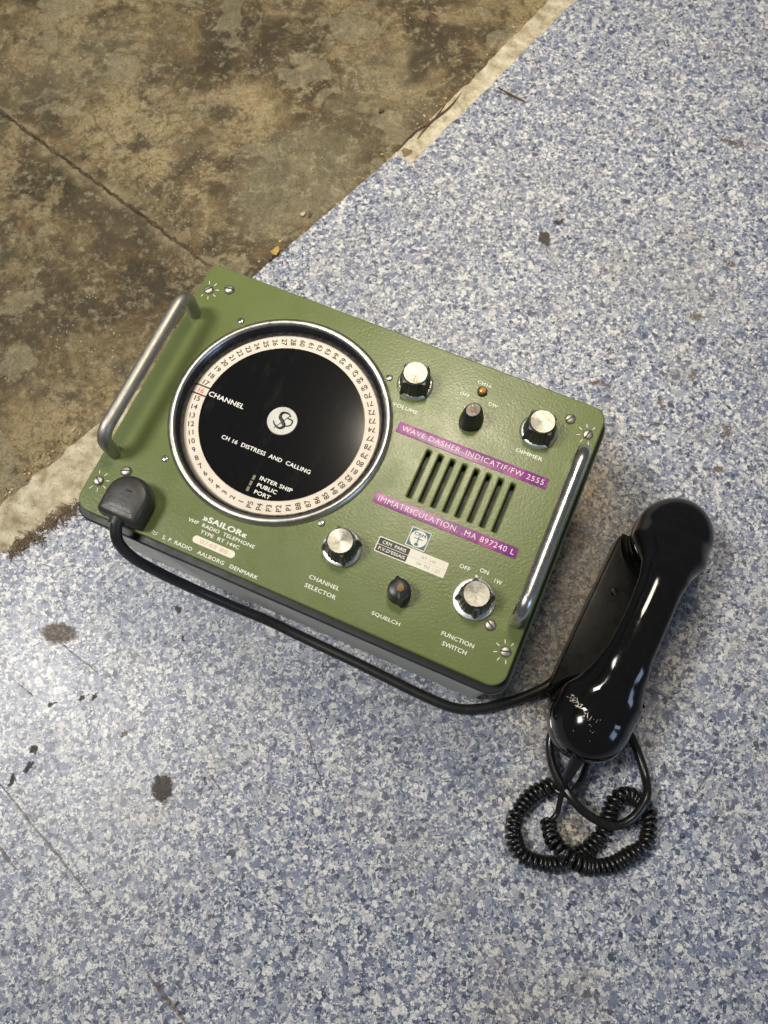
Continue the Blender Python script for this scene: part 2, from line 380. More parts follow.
def lathe(prof, n=48, bm=None, mi=0, cx=0, cy=0, lobes=None, cap=True):
    """prof: (r, z) pairs bottom to top; lobes: function(angle, z) scaling the radius"""
    rings = []
    for r, z in prof:
        r = max(r, 1e-5)
        rings.append([(cx + r * (lobes(2 * math.pi * i / n, z) if lobes else 1) * math.cos(2 * math.pi * i / n), cy + r * (lobes(2 * math.pi * i / n, z) if lobes else 1) * math.sin(2 * math.pi * i / n), z) for i in range(n)])
    return loft(rings, bm, cap, mi)
def catmull(pts, step=.002):
    P = [Vector(p) for p in pts]; P = [P[0] * 2 - P[1]] + P + [P[-1] * 2 - P[-2]]
    out = []
    for i in range(1, len(P) - 2):
        n = max(2, int((P[i + 1] - P[i]).length / step))
        for k in range(n):
            u = k / n; a, b, c, d = P[i - 1:i + 3]
            out.append(.5 * ((2 * b) + (c - a) * u + (2 * a - 5 * b + 4 * c - d) * u * u + (3 * b - a - 3 * c + d) * u ** 3))
    out.append(P[-2]); return out
def frames(path):
    t = [(path[min(i + 1, len(path) - 1)] - path[max(i - 1, 0)]).normalized() for i in range(len(path))]
    n = t[0].orthogonal().normalized(); out = []
    for i in range(len(path)):
        n = (n - t[i] * n.dot(t[i])).normalized(); out.append((path[i], t[i], n, t[i].cross(n)))
    return out
def tube(path, r, n=12, bm=None, mi=0):
    rings = []; F = frames(path)
    for k, (p, t, a, b) in enumerate(F):
        rr = r(k / (len(F) - 1)) if callable(r) else r
        rings.append([tuple(p + a * rr * math.cos(2 * math.pi * i / n) + b * rr * math.sin(2 * math.pi * i / n)) for i in range(n)])
    return loft(rings, bm, True, mi)
def box(x0, x1, y0, y1, z0, z1, bm=None, mi=0):
    return loft([[(x0, y0, z0), (x1, y0, z0), (x1, y1, z0), (x0, y1, z0)], [(x0, y0, z1), (x1, y0, z1), (x1, y1, z1), (x0, y1, z1)]], bm, True, mi)
def text_mesh(body, bold=.02, spacing=1.0):
    cu = bpy.data.curves.new('lettering', 'FONT'); cu.body = body; cu.size = 1; cu.offset = bold; cu.resolution_u = 3
    cu.space_character = spacing; cu.extrude = .02; cu.offset = 0
    o = bpy.data.objects.new('lettering', cu); COL.objects.link(o)
    bpy.context.view_layer.update()
    me = bpy.data.meshes.new_from_object(o.evaluated_get(bpy.context.evaluated_depsgraph_get()))
    bpy.data.objects.remove(o); bpy.data.curves.remove(cu)
    bm = bmesh.new(); bm.from_mesh(me)
    base = bm.verts[:]; n0 = len(base); geo = bm.faces[:]
    if bold:                                    # heavier strokes: shifted copies, each a hair higher
        for k, (dx, dy) in enumerate(((1, 0), (.5, .5), (.5, -.5))):
            g = bmesh.ops.duplicate(bm, geom=geo)
            for e in g['geom']:
                if isinstance(e, bmesh.types.BMVert): e.co.x += dx * bold * 4; e.co.y += dy * bold * 3; e.co.z += .004 * (k + 1) * (1 if e.co.z > 0 else -1)
    bm.to_mesh(me); bm.free()
    return me
def put_text(body, x0, x1, cy, h, mat, parent, z, bold=.012, thick=.00012, spacing=1.06, name='lettering', rot=0):
    """fit text between x0 and x1 (metres), centred on cy, cap height h"""
    me = text_mesh(body, bold, spacing)
    xs = [v.co.x for v in me.vertices]; ys = [v.co.y for v in me.vertices]; a, b, c, d = min(xs), max(xs), min(ys), max(ys)
    for v in me.vertices:
        v.co = ((v.co.x - a) / (b - a) * (x1 - x0) - (x1 - x0) / 2, ((v.co.y - c) / (d - c) - .5) * h, v.co.z / .02 * thick)
    return link(name, me, mat, parent, ((x0 + x1) / 2, cy, z), (0, 0, rot), smooth=False)
def mm(*a): return tuple(x / 1000 for x in a)

# ---------------------------------------------------------------- the floor
def clip_sheet(name, outline, z0, z1, mat):
    bm = bmesh.new()
    top = [bm.verts.new((x, y, z1)) for x, y in outline]; bot = [bm.verts.new((x, y, z0)) for x, y in outline]
    from mathutils.geometry import tessellate_polygon
    for tri in tessellate_polygon([[Vector((x, y, 0)) for x, y in outline]]):
        if len(set(tri)) == 3:
            try: bm.faces.new([top[i] for i in tri])
            except ValueError: pass
    for i in range(len(top)):
        j = (i + 1) % len(top); bm.faces.new((top[i], top[j], bot[j], bot[i]))
    return struct(obj(name, bm, mat, smooth=False))
def jag(pts, step, amp):
    out = []
    for (x0, y0), (x1, y1) in zip(pts, pts[1:]):
        L = math.hypot(x1 - x0, y1 - y0); n = max(1, int(L / step))
        for k in range(n):
            u = k / n; a = random.gauss(0, amp) if L < 1.2 else random.gauss(0, amp)
            out.append((x0 + (x1 - x0) * u - (y1 - y0) / L * a, y0 + (y1 - y0) * u + (x1 - x0) / L * a))
    out.append(pts[-1]); return out
bm = bmesh.new(); vs = [bm.verts.new(p) for p in ((-3, -3, -.004), (3, -3, -.004), (3, 3, -.004), (-3, 3, -.004))]; bm.faces.new(vs)
struct(obj('concrete_floor', bm, M['concrete'], smooth=False))
vin_low = jag([(-1.2, -.80), (-.44, -.105), (-.345, -.040)], .02, .0014) + jag([(-.344, -.038), (-.329, -.021), (-.305, -.010), (-.288, .006), (-.262, .022), (-.235, .050), (-.2, .09)], .004, .0016)
vin_hi = jag([(-.12, .233), (-.092, .263), (-.02, .330), (.062, .4075)], .006, .0005) + jag([(.064, .4065), (.0705, .4045), (.077, .392)], .003, .0006) + jag([(.079, .394), (.18, .502), (.285, .615), (.60, .945), (2.4, 2.8)], .012, .0006)
vin = vin_low + vin_hi + [(2.9, 2.8), (2.9, -2.9), (-2.9, -2.9), (-2.9, -2.2)]
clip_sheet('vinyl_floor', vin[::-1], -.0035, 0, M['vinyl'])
s1 = jag([(-1.2, -.75), (-.44, -.069), (-.334, .026), (-.262, .091), (-.16, .183)], .008, .0013) + [(-.12, .19), (-.18, .09)] + jag([(-.215, .045), (-.262, .002), (-.32, -.045), (-1.2, -.83)], 9, 0)
clip_sheet('adhesive_strip', s1[::-1], -.0038, -.0016, M['screed'])
s2 = jag([(.0555, .402), (.075, .4235), (.150, .5025), (.254, .618), (.55, .93), (2.3, 2.8)], .008, .0011) + [(2.42, 2.7), (.62, .91), (.19, .49), (.082, .385)]
clip_sheet('adhesive_strip', s2[::-1], -.0038, -.0014, M['screed'])
# hairline split with dark filling in the upper strip
bm = bmesh.new(); pts = catmull([(.064, .412, -.001), (.085, .436, -.0008), (.107, .452, -.0008), (.125, .478, -.0012)], .003)
tube(pts, lambda u: .0011 * math.sin(math.pi * min(1, u * .9 + .1)) + .0003, 6, bm)
tube(catmull([(.088, .428, -.001), (.104, .449, -.0007), (.126, .468, -.0007), (.142, .490, -.001)], .003), lambda u: .0012 * math.sin(math.pi * min(1, u * .9 + .1)) + .0002, 6, bm)
struct(obj('strip_split', bm, M['rust']))
bm = bmesh.new(); lathe([(.006, -.003), (.0052, -.0008), (.0022, -.0004), (.0001, -.0005)], 14, bm, cx=.0745, cy=.4105, lobes=lambda a, z: 1 + .22 * math.sin(3 * a + 1) + .12 * math.sin(5 * a))
struct(obj('glue_blob', bm, M['felt']))

# torn felt backing at the ragged vinyl edge
bm = bmesh.new()
for k in range(260):
    u = random.random(); x = -.320 + u * .062; y = -.018 + u * .045 + random.gauss(0, .004) - .005
    if y < -.06: continue
    a = random.uniform(0, math.pi * 2); L = random.uniform(.003, .010)
    p = [(x, y, .0002), (x + L * .5 * math.cos(a), y + L * .5 * math.sin(a), random.uniform(.0006, .003)), (x + L * math.cos(a + .5), y + L * math.sin(a + .5), random.uniform(0, .0012))]
    tube(catmull(p, .002), random.uniform(.0002, .0005), 4, bm)
ft = obj('torn_felt', bm, M['felt']); tag(ft, 'frayed brown fibres of torn backing where the vinyl ends, left of the radio', 'debris'); ft['kind'] = 'stuff'

# grit along the edge of the vinyl
bm = bmesh.new(); rg = random.Random(11)
for k in range(210):
    u = rg.random()
    if k % 3 == 0: x, y = -.092 + .154 * u, .263 + .1445 * u
    elif k % 3 == 1: x, y = -.33 + .07 * u, .03 + .065 * u
    else: x, y = .056 + .20 * u, .402 + .215 * u
    d = abs(rg.gauss(0, .007)) + .0008; x -= d * .7; y += d * .7
    q = rg.uniform(.0003, .0013) * (1.4 if rg.random() < .1 else 1)
    M4 = Matrix.Translation((x, y, -.0040 + q * .5)) @ Matrix.Rotation(rg.uniform(0, 3), 4, 'Z') @ Matrix.Diagonal((q * rg.uniform(.8, 2), q, q * .7, 1))
    g = bmesh.ops.create_icosphere(bm, subdivisions=1, radius=1, matrix=M4); mi = rg.choice((0, 1, 1, 2))
    for v in g['verts']:
        v.co += Vector((rg.uniform(-1, 1), rg.uniform(-1, 1), rg.uniform(-1, 1))) * q * .25
        for f in v.link_faces: f.material_index = mi
gt = obj('grit', bm, [M['crumb'], M['felt'], M['leaf']], smooth=False); tag(gt, 'loose brown and tan grit scattered on the concrete along the cut vinyl edge', 'grit'); gt['kind'] = 'stuff'

# loose bits
def chip(name, label, cat, x, y, z, L, W, mat, ang, curl=.25, group=None, seed=0):
    rnd = random.Random(seed); n = 10; bm = bmesh.new(); top = []; bot = []
    for i in range(n):
        a = 2 * math.pi * i / n; r = rnd.uniform(.7, 1.1)
        px, py = L * r * math.cos(a), W * r * math.sin(a); pz = curl * (px * px) / L + curl * .6 * py
        top.append((px, py, pz + .0010 + W * curl)); bot.append((px * .97, py * .97, pz + W * curl))
    loft([bot, top], bm)
    o = obj(name, bm, mat, None, (x, y, z), (0, 0, R(ang)), smooth=False); tag(o, label, cat, group); return o
chip('dry_leaf', 'curled yellow scrap of dry leaf on the concrete beside the top edge of the radio', 'leaf', -.070, .291, -.003, .0062, .0038, M['leaf'], 30, .5, seed=1)
chip('dry_leaf', 'small brown leaf scrap below the yellow one at the vinyl edge', 'leaf', -.076, .2835, -.003, .0035, .0018, M['rust'], 70, .3, seed=2)
chip('plaster_crumb', 'pale angular crumb on the grey patch of concrete above the radio', 'crumb', -.041, .337, -.003, .0034, .0022, M['crumb'], 20, .3, seed=3)
chip('dark_flake', 'small dark upright flake beside the pale angular crumb', 'flake', -.0335, .3365, -.003, .0012, .0040, M['rust'], -15, .3, seed=4)
chip('wood_splinter', 'thin brown splinter lying on the vinyl beside the diagonal adhesive strip', 'splinter', .197, .479, .0002, .0185, .0011, M['rust'], -38, .02, seed=5)
chip('dark_flake', 'brown flake half under the dark patch at the upper edge of the concrete', 'flake', .050, .470, -.003, .0045, .002, M['rust'], 30, .2, seed=8)

# ---------------------------------------------------------------- the radio
Z = .135
radio = thing('radio_telephone', 'green metal radio telephone with round black dial, lying face up across the vinyl edge', 'radio', (0, 0, 0), -0.464622)
W_, H_ = .350, .2342
# case with seams
bm = loft([[(x, y, .014) for x, y in rrect(.340, .2300, .010, 8, 0, -.0016)], [(x, y, .1165) for x, y in rrect(.344, .2350, .010, 8, 0, -.0016)]])
obj('case', bm, M['case'], radio)
obj('case_rim', slab(rrect(.3570, .2400, (.015, .006, .012, .014), 8, .0008, -.0012), .1155, .1205, .001), M['rim'], radio)
obj('gasket', slab(rrect(.3540, .2398, (.015, .006, .013, .014), 8, .0008, -.0021), .1206, .1268, .0012), M['gasket'], radio)
for sx, sy in ((-1, 1), (1, 1), (-1, -1), (1, -1)):
    bm = slab(rrect(.022, .012, .003), 0, .0139, .0015)
    obj('foot', bm, M['rust'] if sx > 0 else M['gasket'], radio, (sx * .132, sy * .108, 0))
# front panel: filled outline with the dial opening and eight speaker slots
DX, DY = -.0600, .0098
def panel_mesh():
    cu = bpy.data.curves.new('front_panel', 'CURVE'); cu.dimensions = '2D'; cu.fill_mode = 'BOTH'
    BV = .0013
    cu.bevel_depth = BV; cu.bevel_resolution = 3; cu.offset = -BV; cu.extrude = .0027
    def spl(pts):
        s = cu.splines.new('POLY'); s.points.add(len(pts) - 1)
        for p, (x, y) in zip(s.points, pts): p.co = (x, y, 0, 1)
        s.use_cyclic_u = True
    spl(rrect(W_, H_, (.012, .005, .012, .012), 8))
    spl([(DX + .0815 * math.cos(2 * math.pi * i / 96), DY + .0815 * math.sin(2 * math.pi * i / 96)) for i in range(96)])
    for k in range(8): spl([(x, y) for x, y in rrect(.0034, .0415, .0006, 2, .0584 + k * .00993, .0104)])
    o = bpy.data.objects.new('t', cu); COL.objects.link(o); bpy.context.view_layer.update()
    me = bpy.data.meshes.new_from_object(o.evaluated_get(bpy.context.evaluated_depsgraph_get())); bpy.data.objects.remove(o)
    return me
panel = link('front_panel', panel_mesh(), M['green'], radio, (0, 0, Z - .0040), auto=50)
PZ = .0040 + .0001      # panel surface in the panel's own frame
bm = box(.052, .134, -.016, .037, .1180, .1190)
obj('speaker_cloth', bm, M['ink'], radio)
# printed texts on the panel
pt = lambda s, a, b, y, h, **k: put_text(s, a / 1000, b / 1000, y / 1000, h / 1000, M['print'], panel, PZ, **k)
pt('VOLUME', 16.2, 37.7, 56.7, 3.1)
pt('DIMMER', 119.8, 141.2, 58.2, 3.1)
pt('CH16', 71.0, 82.5, 101.0, 3.0); pt('OFF', 61.8, 69.6, 86.2, 3.0); pt('DW', 86.0, 93.4, 86.4, 3.0)
pt('CHANNEL', 15.4, 39.8, -96.2, 3.2); pt('SELECTOR', 15.2, 40.2, -103.2, 3.2)
pt('SQUELCH', 68.7, 91.0, -102.8, 3.2)
pt('FUNCTION', 120.8, 145.8, -96.0, 3.2); pt('SWITCH', 124.0, 142.6, -102.6, 3.2)
pt('OFF', 114.0, 122.3, -44.6, 3.2); pt('ON', 129.0, 135.8, -41.6, 3.2); pt('1W', 141.7, 147.5, -45.0, 3.2)
pt('\u00bbSAILOR\u00ab', -78.0, -41.0, -86.7, 4.6, bold=.02)
pt('VHF  RADIO  TELEPHONE', -87.8, -31.8, -92.4, 2.9)
pt('TYPE  RT 144C', -74.8, -42.0, -97.4, 2.9)
pt('S. P. RADIO   AALBORG   DENMARK', -99.0, -19.0, -112.6, 3.0)
# small wave mark before the maker's name
bm = bmesh.new()
for k in range(2):
    tube([Vector((-.1085 + i * .0008, -.1115 - k * .0016 + .0006 * math.sin(i * 1.3), 0)) for i in range(7)], .00028, 6, bm)
obj('printed_mark', bm, M['print'], panel, (0, 0, PZ))
# function switch tick
obj('printed_mark', slab(rrect(.0003, .0025, .0001, 1), -.0001, .0001), M['print'], panel, (.132, -.0475, PZ))
pl = obj('name_plate', slab(rrect(.0352, .0058, .0029, 8), -.0001, .00025), M['plate'], panel, (-.0600, -.1042, PZ))
put_text('0748 88', -.0115, .0115, 0, .0034, M['pinkink'], pl, .0003, bold=.0)
# tiny toggle ticks beside the CH16 knob
for x, y, a in ((-.0085, .0075, 40), (.0085, .006, -35)):
    obj('printed_mark', slab(rrect(.0006, .0030, .0002, 1), -.0001, .0001), M['print'], panel, (.0785 + x, .0685 + y, PZ), (0, 0, R(a)))

# screws
def screw_mesh(r=.0038, h=.0018, ang=.5, washer=False):
    bm = bmesh.new()
    lathe([(r, 0), (r, h * .35), (r * .88, h * .72), (r * .6, h * .94), (0, h)], 28, bm)
    d = r * .9; c, s_ = math.cos(ang), math.sin(ang); wd = r * .13
    def q(a, b): return (a * c - b * s_, a * s_ + b * c)
    f = [q(-d, -wd), q(d, -wd), q(d, wd), q(-d, wd)]
    loft([[(x, y, h * .55) for x, y in f], [(x, y, h * 1.02) for x, y in f]], bm, True, 1)
    return bm
def screw(x, y, r=.0038, h=.0020, ang=.5, z=PZ, name='screw', mat='steel', parent=None):
    return obj(name, screw_mesh(r, h, ang), [M[mat], M['ink']], parent or panel, (x / 1000, y / 1000, z), auto=40)
for (x, y, a, gap) in ((-166.4, 91.8, .9, 180), (-166.2, -92.6, -.6, 180), (166, 91.8, 1.3, 0), (167.6, -90.5, .3, 0)):
    screw(x, y, .0040, .0020, a)
    for k in range(8):
        d = k * 45 + 22.5
        dd = abs((d - gap + 180) % 360 - 180)
        if dd < 60: continue
        if k % 2 and dd < 100: pass
        rr = .0073
        obj('printed_ray', slab(rrect(.0030, .0006, .0002, 1), -.0001, .00012), M['print'], panel, (x / 1000 + rr * math.cos(R(d)), y / 1000 + rr * math.sin(R(d)), PZ), (0, 0, R(d)))
for x, y, a in ((-150.6, 98.6, .2), (149, 98.8, 1.0), (150.6, -77.0, 2.6), (-150.2, -77.4, .4)):
    screw(x, y, .0042, .0026, a)
for x, y, a in ((-128.4, 76.2, .8), (4.8, 76.4, .4), (-127.6, -56.0, .7), (6.2, -55.4, 1.5)):
    screw(x, y, .0028, .0012, a, mat='chrome')

# the dial
dial = obj('channel_dial', lathe([(.0802, -.0110), (.0802, -.0085), (.0662, -.0085), (.0662, -.0062), (.0001, -.0062)], 96), M['disc'], radio, (DX, DY, Z), auto=30)
bm = lathe([(.0800, -.0075), (.0640, -.0075), (.0640, -.0070), (.0800, -.0070)], 96, cap=False)
obj('number_ring', bm, M['cream'], dial, auto=30)
bm = bmesh.new()
lathe([(.0889, .0001), (.0887, .0016), (.0878, .0032), (.0862, .0042), (.0845, .0043), (.0829, .0034), (.0822, .0024)], 128, bm, cap=False)
lathe([(.0822, .0024), (.0812, .0016), (.0795, -.0010), (.0782, -.0040), (.0779, -.0068)], 128, bm, mi=1, cap=False)
obj('bezel', bm, [M['bezelm'], M['wall']], dial, auto=60)
hub = obj('emblem_hub', lathe([(.0122, -.0062), (.0122, -.0054), (.0119, -.0050), (.0001, -.0050)], 64), M['hub'], dial, (.0004, .0008, 0))
# monogram on the hub: a big S with a P across it
bm = bmesh.new(); zz = -.0049
tube(catmull([(.0042, .0062, zz), (.0008, .0078, zz), (-.0034, .0058, zz), (-.0030, .0018, zz), (.0010, -.0006, zz), (.0038, -.0034, zz), (.0014, -.0066, zz), (-.0036, -.0056, zz), (-.0058, -.0036, zz)], .0006), lambda u: .0005 + .0010 * math.sin(math.pi * u) ** 2, 6, bm)
tube(catmull([(-.0020, -.0085, zz), (.0006, -.001, zz), (.0030, .0062, zz)], .001), .0003, 6, bm)
tube(catmull([(.0026, .0042, zz), (.0072, .0040, zz), (.0078, .0000, zz), (.0044, -.0026, zz), (.0008, -.0020, zz)], .0006), .0006, 6, bm)
obj('monogram', bm, M['ink'], hub, rot=(0, 0, -.15))
dt = lambda s, a, b, y, h, **k: put_text(s, a / 1000 - DX, b / 1000 - DX, y / 1000 - DY, h / 1000, M['white'], dial, -.0061, **k)
dt('CHANNEL', -124.8, -93.2, 9.6, 4.3)
dt('CH 16  DISTRESS  AND  CALLING', -98.0, -20.4, -20.0, 3.5)
dt('INTER SHIP', -54.5, -26.8, -39.4, 3.4); dt('PUBLIC', -54.0, -37.2, -45.3, 3.4); dt('PORT', -53.6, -40.0, -51.2, 3.4)
for y in (-41.0, -46.2, -51.2):
    obj('printed_key', slab(rrect(.0022, .0040, .0003, 2), -.0001, .0001), M['grey'], dial, (-.0592 - DX, y / 1000 - DY, -.0061))
# ring numbers, read inwards; 16 stands at the left
seq = [str(i) for i in range(1, 29)] + [str(i) for i in range(60, 75)] + [str(i) for i in range(77, 89)] + ['P1', 'P2', 'P3', 'P4', 'P5']
def ring_numbers(items, mat, name):
    bm = bmesh.new(); cache = {}
    for s, idx in items:
        ang = R(180 - (idx - 15) * 6)
        me = cache.get(s) or text_mesh(s, .007); cache[s] = me
        xs = [v.co.x for v in me.vertices]; cxm = (min(xs) + max(xs)) / 2
        sz = .0060
        tmp = bmesh.new(); tmp.from_mesh(me)
        c, s_ = math.cos(ang + math.pi), math.sin(ang + math.pi)
        for v in tmp.verts:
            x = (v.co.x - cxm) * sz; y = (v.co.y - .35) * sz; z = v.co.z / .02 * .0001
            v.co = (.0722 * math.cos(ang) + x * c - y * s_, .0722 * math.sin(ang) + x * s_ + y * c, z)
        m2 = bpy.data.meshes.new('x'); tmp.to_mesh(m2); bm.from_mesh(m2); tmp.free(); bpy.data.meshes.remove(m2)
    return obj(name, bm, mat, dial, (0, 0, -.0069), smooth=False)
ring_numbers([(s, i) for i, s in enumerate(seq) if s != '16'], M['ink'], 'channel_numbers')
ring_numbers([('16', 15)], M['red'], 'red_number')
for d in (176.9, 183.1):
    obj('index_line', box(-.0068, .0062, -.0005, .0005, -.0001, .0005), M['ink'], dial, (.0722 * math.cos(R(d)), .0722 * math.sin(R(d)), -.0068), (0, 0, R(180)))
# round control knobs
def knob(x, y, skirt_r, turn, pointer=None, cap_r=.0098, h=.019):
    def lob(a, z):
        q = (math.cos(4 * (a - turn)) + 1) / 2
        return 1.0 + .20 * q ** 14 + .015 * math.cos(24 * a)
    k = obj('knob', lathe([(.0125, .0015), (.0125, .0040), (.0116, .0120), (.0106, h - .0030), (.0100, h - .0006)], 120, lobes=lob), M['black'], panel, (x / 1000, y / 1000, PZ - .0001), auto=45)
    obj('skirt', lathe([(skirt_r, 0), (skirt_r, .0012), (skirt_r * .96, .0026), (.0128, .0036), (.0100, .0036)], 64), M['skirt'], k)
    obj('cap', lathe([(cap_r, h - .0008), (cap_r, h + .0006), (cap_r * .94, h + .0012), (cap_r * .4, h + .0010), (.0001, h + .0009)], 48), M['cap'], k)
    if pointer is not None:
        obj('pointer', lathe([(.0009, h - .002), (.0009, h + .0002), (.0001, h + .0004)], 16), M['white'], k, (.0128 * math.cos(pointer), .0128 * math.sin(pointer), 0))
    return k
knob(26.0, 78.8, .0146, R(60)); knob(130.2, 78.8, .0150, R(50)); knob(28.6, -67.0, .0152, R(30)); knob(133.2, -64.2, .0160, R(22), R(112))
# squelch knob: small, two pointer tips
def tipped(a, z): 
    q = max(math.cos(a - R(120)), math.cos(a - R(300)), 0)
    return 1 + .26 * q ** 70
k = obj('squelch_knob', lathe([(.0088, .0004), (.0088, .0050), (.0083, .0062), (.0080, .0135), (.0060, .0148), (.0001, .0148)], 72, lobes=tipped), M['black'], panel, (.0811, -.0815, PZ), auto=45)
obj('insert', lathe([(.0026, .0147), (.0026, .0153), (.0001, .0155)], 20), M['brass'], k, (.0008, .0008, 0))
def oval(a, z): return 1 + .18 * abs(math.cos(a - R(62))) ** 3
k = obj('toggle_knob', lathe([(.0088, .0004), (.0088, .0040), (.0072, .0140), (.0062, .0185), (.0050, .0200), (.0001, .0200)], 64, lobes=oval), M['black'], panel, (.0785, .0672, PZ), auto=45)
obj('insert', lathe([(.0024, .0199), (.0024, .0204), (.0001, .0206)], 20), M['brass'], k)
obj('pointer', box(-.0002, .0002, -.0040, .0040, .0196, .0203), M['print'], k, rot=(0, 0, R(30)))
lm = obj('indicator_lamp', lathe([(.0040, 0), (.0040, .0018), (.0034, .0022), (.0030, .0020)], 32), M['black'], panel, (.0774, .0938, PZ))
obj('lens', lathe([(.0030, .0010), (.0030, .0022), (.0024, .0036), (.0012, .0043), (.0001, .0045)], 28), M['amber'], lm)

# embossed tapes and stickers
def tape(x0, x1, y, h, rows, rot):
    w2 = (x1 - x0) / 2000
    o = obj('label_tape', slab(rrect(2 * w2, h / 1000, .0004, 2), -.0001, .00035, .0001), M['tape'], panel, ((x0 + x1) / 2000, y / 1000, PZ), (0, 0, R(rot)))
    for s, a, b in rows: put_text(s, -w2 + a / 1000, -w2 + b / 1000, 0, .0044, M['tapetxt'], o, .0005, bold=0, thick=.00025, spacing=1.15, name='embossed_lettering')
tape(27.6, 151.4, 40.4, 9.1, [('WAVE DASHER..INDICATIF/FW 2555', 4, 121)], .3)
tape(34.4, 149.6, -19.9, 8.6, [('IMMATRICULATION. .MA 897240 L', 3.5, 113)], .3)
st = obj('emblem_sticker', slab(rrect(.0156, .0154, .0004, 2), -.0001, .00025), M['label'], panel, (.0782, -.0380, PZ))
obj('emblem_ground', slab(rrect(.0144, .0142, .0003, 2), 0, .00032), M['teal'], st)
obj('emblem_disc', lathe([(.0066, .0002), (.0066, .0004), (.0001, .0004)], 48), M['label'], st)
put_text('CRM', -.0045, .0045, .0034, .0026, M['teal'], st, .00045, bold=.012)
bm = box(-.0004, .0004, -.0035, .0018, 0, .0001)
box(-.0035, -.0005, -.0004, .0002, 0, .0001, bm); box(.0005, .0035, -.0004, .0002, 0, .0001, bm); box(-.0014, .0014, -.0058, -.0036, 0, .0001, bm)
obj('emblem_cross', bm, M['teal'], st, (0, 0, .00042), smooth=False)
lb = obj('paper_label', slab(rrect(.0556, .0124, .0012, 4), -.0001, .00025), M['label'], panel, (.0786, -.0528, PZ), (0, 0, R(.8)))
obj('black_field', slab(rrect(.0244, .0108, .0005, 3), 0, .00032), M['ink'], lb, (-.0148, 0, 0))
obj('printed_line', box(-.0268, -.0028, -.0002, .0002, .0003, .0004), M['label'], lb)
obj('printed_line', box(-.0020, .0266, -.0001, .0001, .0002, .00033), M['faint'], lb)
put_text('CRM  PARIS', -.0240, -.0052, .0026, .0027, M['label'], lb, .00038)
put_text("P.V.D'ESSAIS", -.0252, -.0040, -.0027, .0027, M['label'], lb, .00038)
put_text('RT  144', .0075, .0185, .0026, .0022, M['faint'], lb, .0003, bold=0)
put_text('NP  922  /  DT', .0055, .0245, -.0028, .0022, M['faint'], lb, .0003, bold=0)

# handles
def handle(x, mat, lean=0):
    y, hgt, r, rc = .0675, .0310, .0053, .0125
    pts = [(0, -y, 0), (0, -y, .010), (0, -y, hgt - rc)]
    arc = [(0, -y + rc * (1 - math.cos(R(a))), hgt - rc + rc * math.sin(R(a))) for a in range(10, 91, 10)]
    pts += arc; pts += [(0, 0, hgt)]
    pts += [(0, -p[1], p[2]) for p in reversed(arc)] + [(0, y, hgt - rc), (0, y, .010), (0, y, 0)]
    path = []
    P = [Vector(p) for p in pts]
    for a, b in zip(P, P[1:]):
        n = max(1, int((b - a).length / .004)); path += [a + (b - a) * (i / n) for i in range(n)]
    path.append(P[-1])
    return obj('handle', tube(path, r, 20), M[mat], panel, (x, 0, PZ - .0002), (0, lean, 0), auto=60)
handle(-.1665, 'steel'); handle(.1662, 'chrome')

# ---------------------------------------------------------------- radio cable with its moulded plug
cable = thing('radio_cable', 'thick black rubber cable with moulded plug, sagging from the radio front to the handset cradle', 'cable', (-.10, -.11, 0))
ca = Matrix.Translation((-.10, -.11, 0)).inverted()
rad = Matrix.Rotation(-0.464622, 4, 'Z')
def rp(x, y, z=0): return rad @ Vector((x / 1000, y / 1000, z))   # radio frame (mm) to world
cpts = [rp(-132.0, -108, Z + .012), rp(-131.5, -121, Z + .0105)]
cpts = cpts[:1]
cpts += [Vector(p) for p in ((-0.17, -0.047, 0.147), (-0.172, -0.058, 0.138), (-0.168, -0.065, 0.115), (-0.155, -0.071, 0.085), (-0.131, -0.08, 0.05), (-0.101, -0.092, 0.025), (-0.077, -0.102, 0.012), (-0.052, -0.115, 0.006), (-0.003, -0.141, 0.005), (0.053, -0.172, 0.005), (.080, -.184, .0052), (.101, -.1855, .0052), (.118, -.183, .0052), (.136, -.179, .006), (.158, -.171, .009), (.172, -.162, .010))]
obj('cable', tube(catmull([ca @ p for p in cpts], .003), .0044, 16), M['rubber'], cable)
# plug: D-shaped body standing on the panel
out = []
hw = .0175
for i in range(25):
    a = R(180 * i / 24); out.append((hw * math.cos(a), hw * .95 * math.sin(a)))
out += [(-hw * 1.0, -.006), (-hw * .98, -.0165), (-hw * .86, -.0185), (0, -.0190), (hw * .86, -.0185), (hw * .98, -.0165), (hw, -.006)]
def shr(f, g=0): return [(x * f, (y + .001) * f - .001 + g) for x, y in out]
rings = [[(x, y, 0) for x, y in shr(.86)], [(x, y, .004) for x, y in shr(.90)], [(x, y, .0045) for x, y in shr(1.0)], [(x, y, .0125) for x, y in shr(1.0)], [(x, y, .0158) for x, y in shr(.97)], [(x, y, .0180) for x, y in shr(.90)], [(x, y, .0190) for x, y in shr(.78)], [(x, y, .0193) for x, y in shr(.4)]]
plug = obj('plug', loft(rings), M['plug'], cable, tuple(ca @ rp(-132.0, -97.5, Z)), (0, 0, -0.464622), auto=50)
ol = rrect(.0235, .0070, .0034, 8)
bm = bmesh.new(); tube([Vector((x, y, 0)) for x, y in ol + ol[:1]], .00035, 6, bm)
obj('embossed_frame', bm, M['plug'], plug, (0, -.0085, .0190))
bm = bmesh.new()
for i in range(9): box(-.0088 + i * .002, -.0077 + i * .002, -.0014, .0014, 0, .0003, bm)
obj('embossed_mark', bm, M['plug'], plug, (0, -.0085, .0189), smooth=False)
bm = bmesh.new(); tube([Vector((.0042 * math.cos(R(a)), .0042 * math.sin(R(a)), 0)) for a in range(0, 361, 15)], .00035, 6, bm)
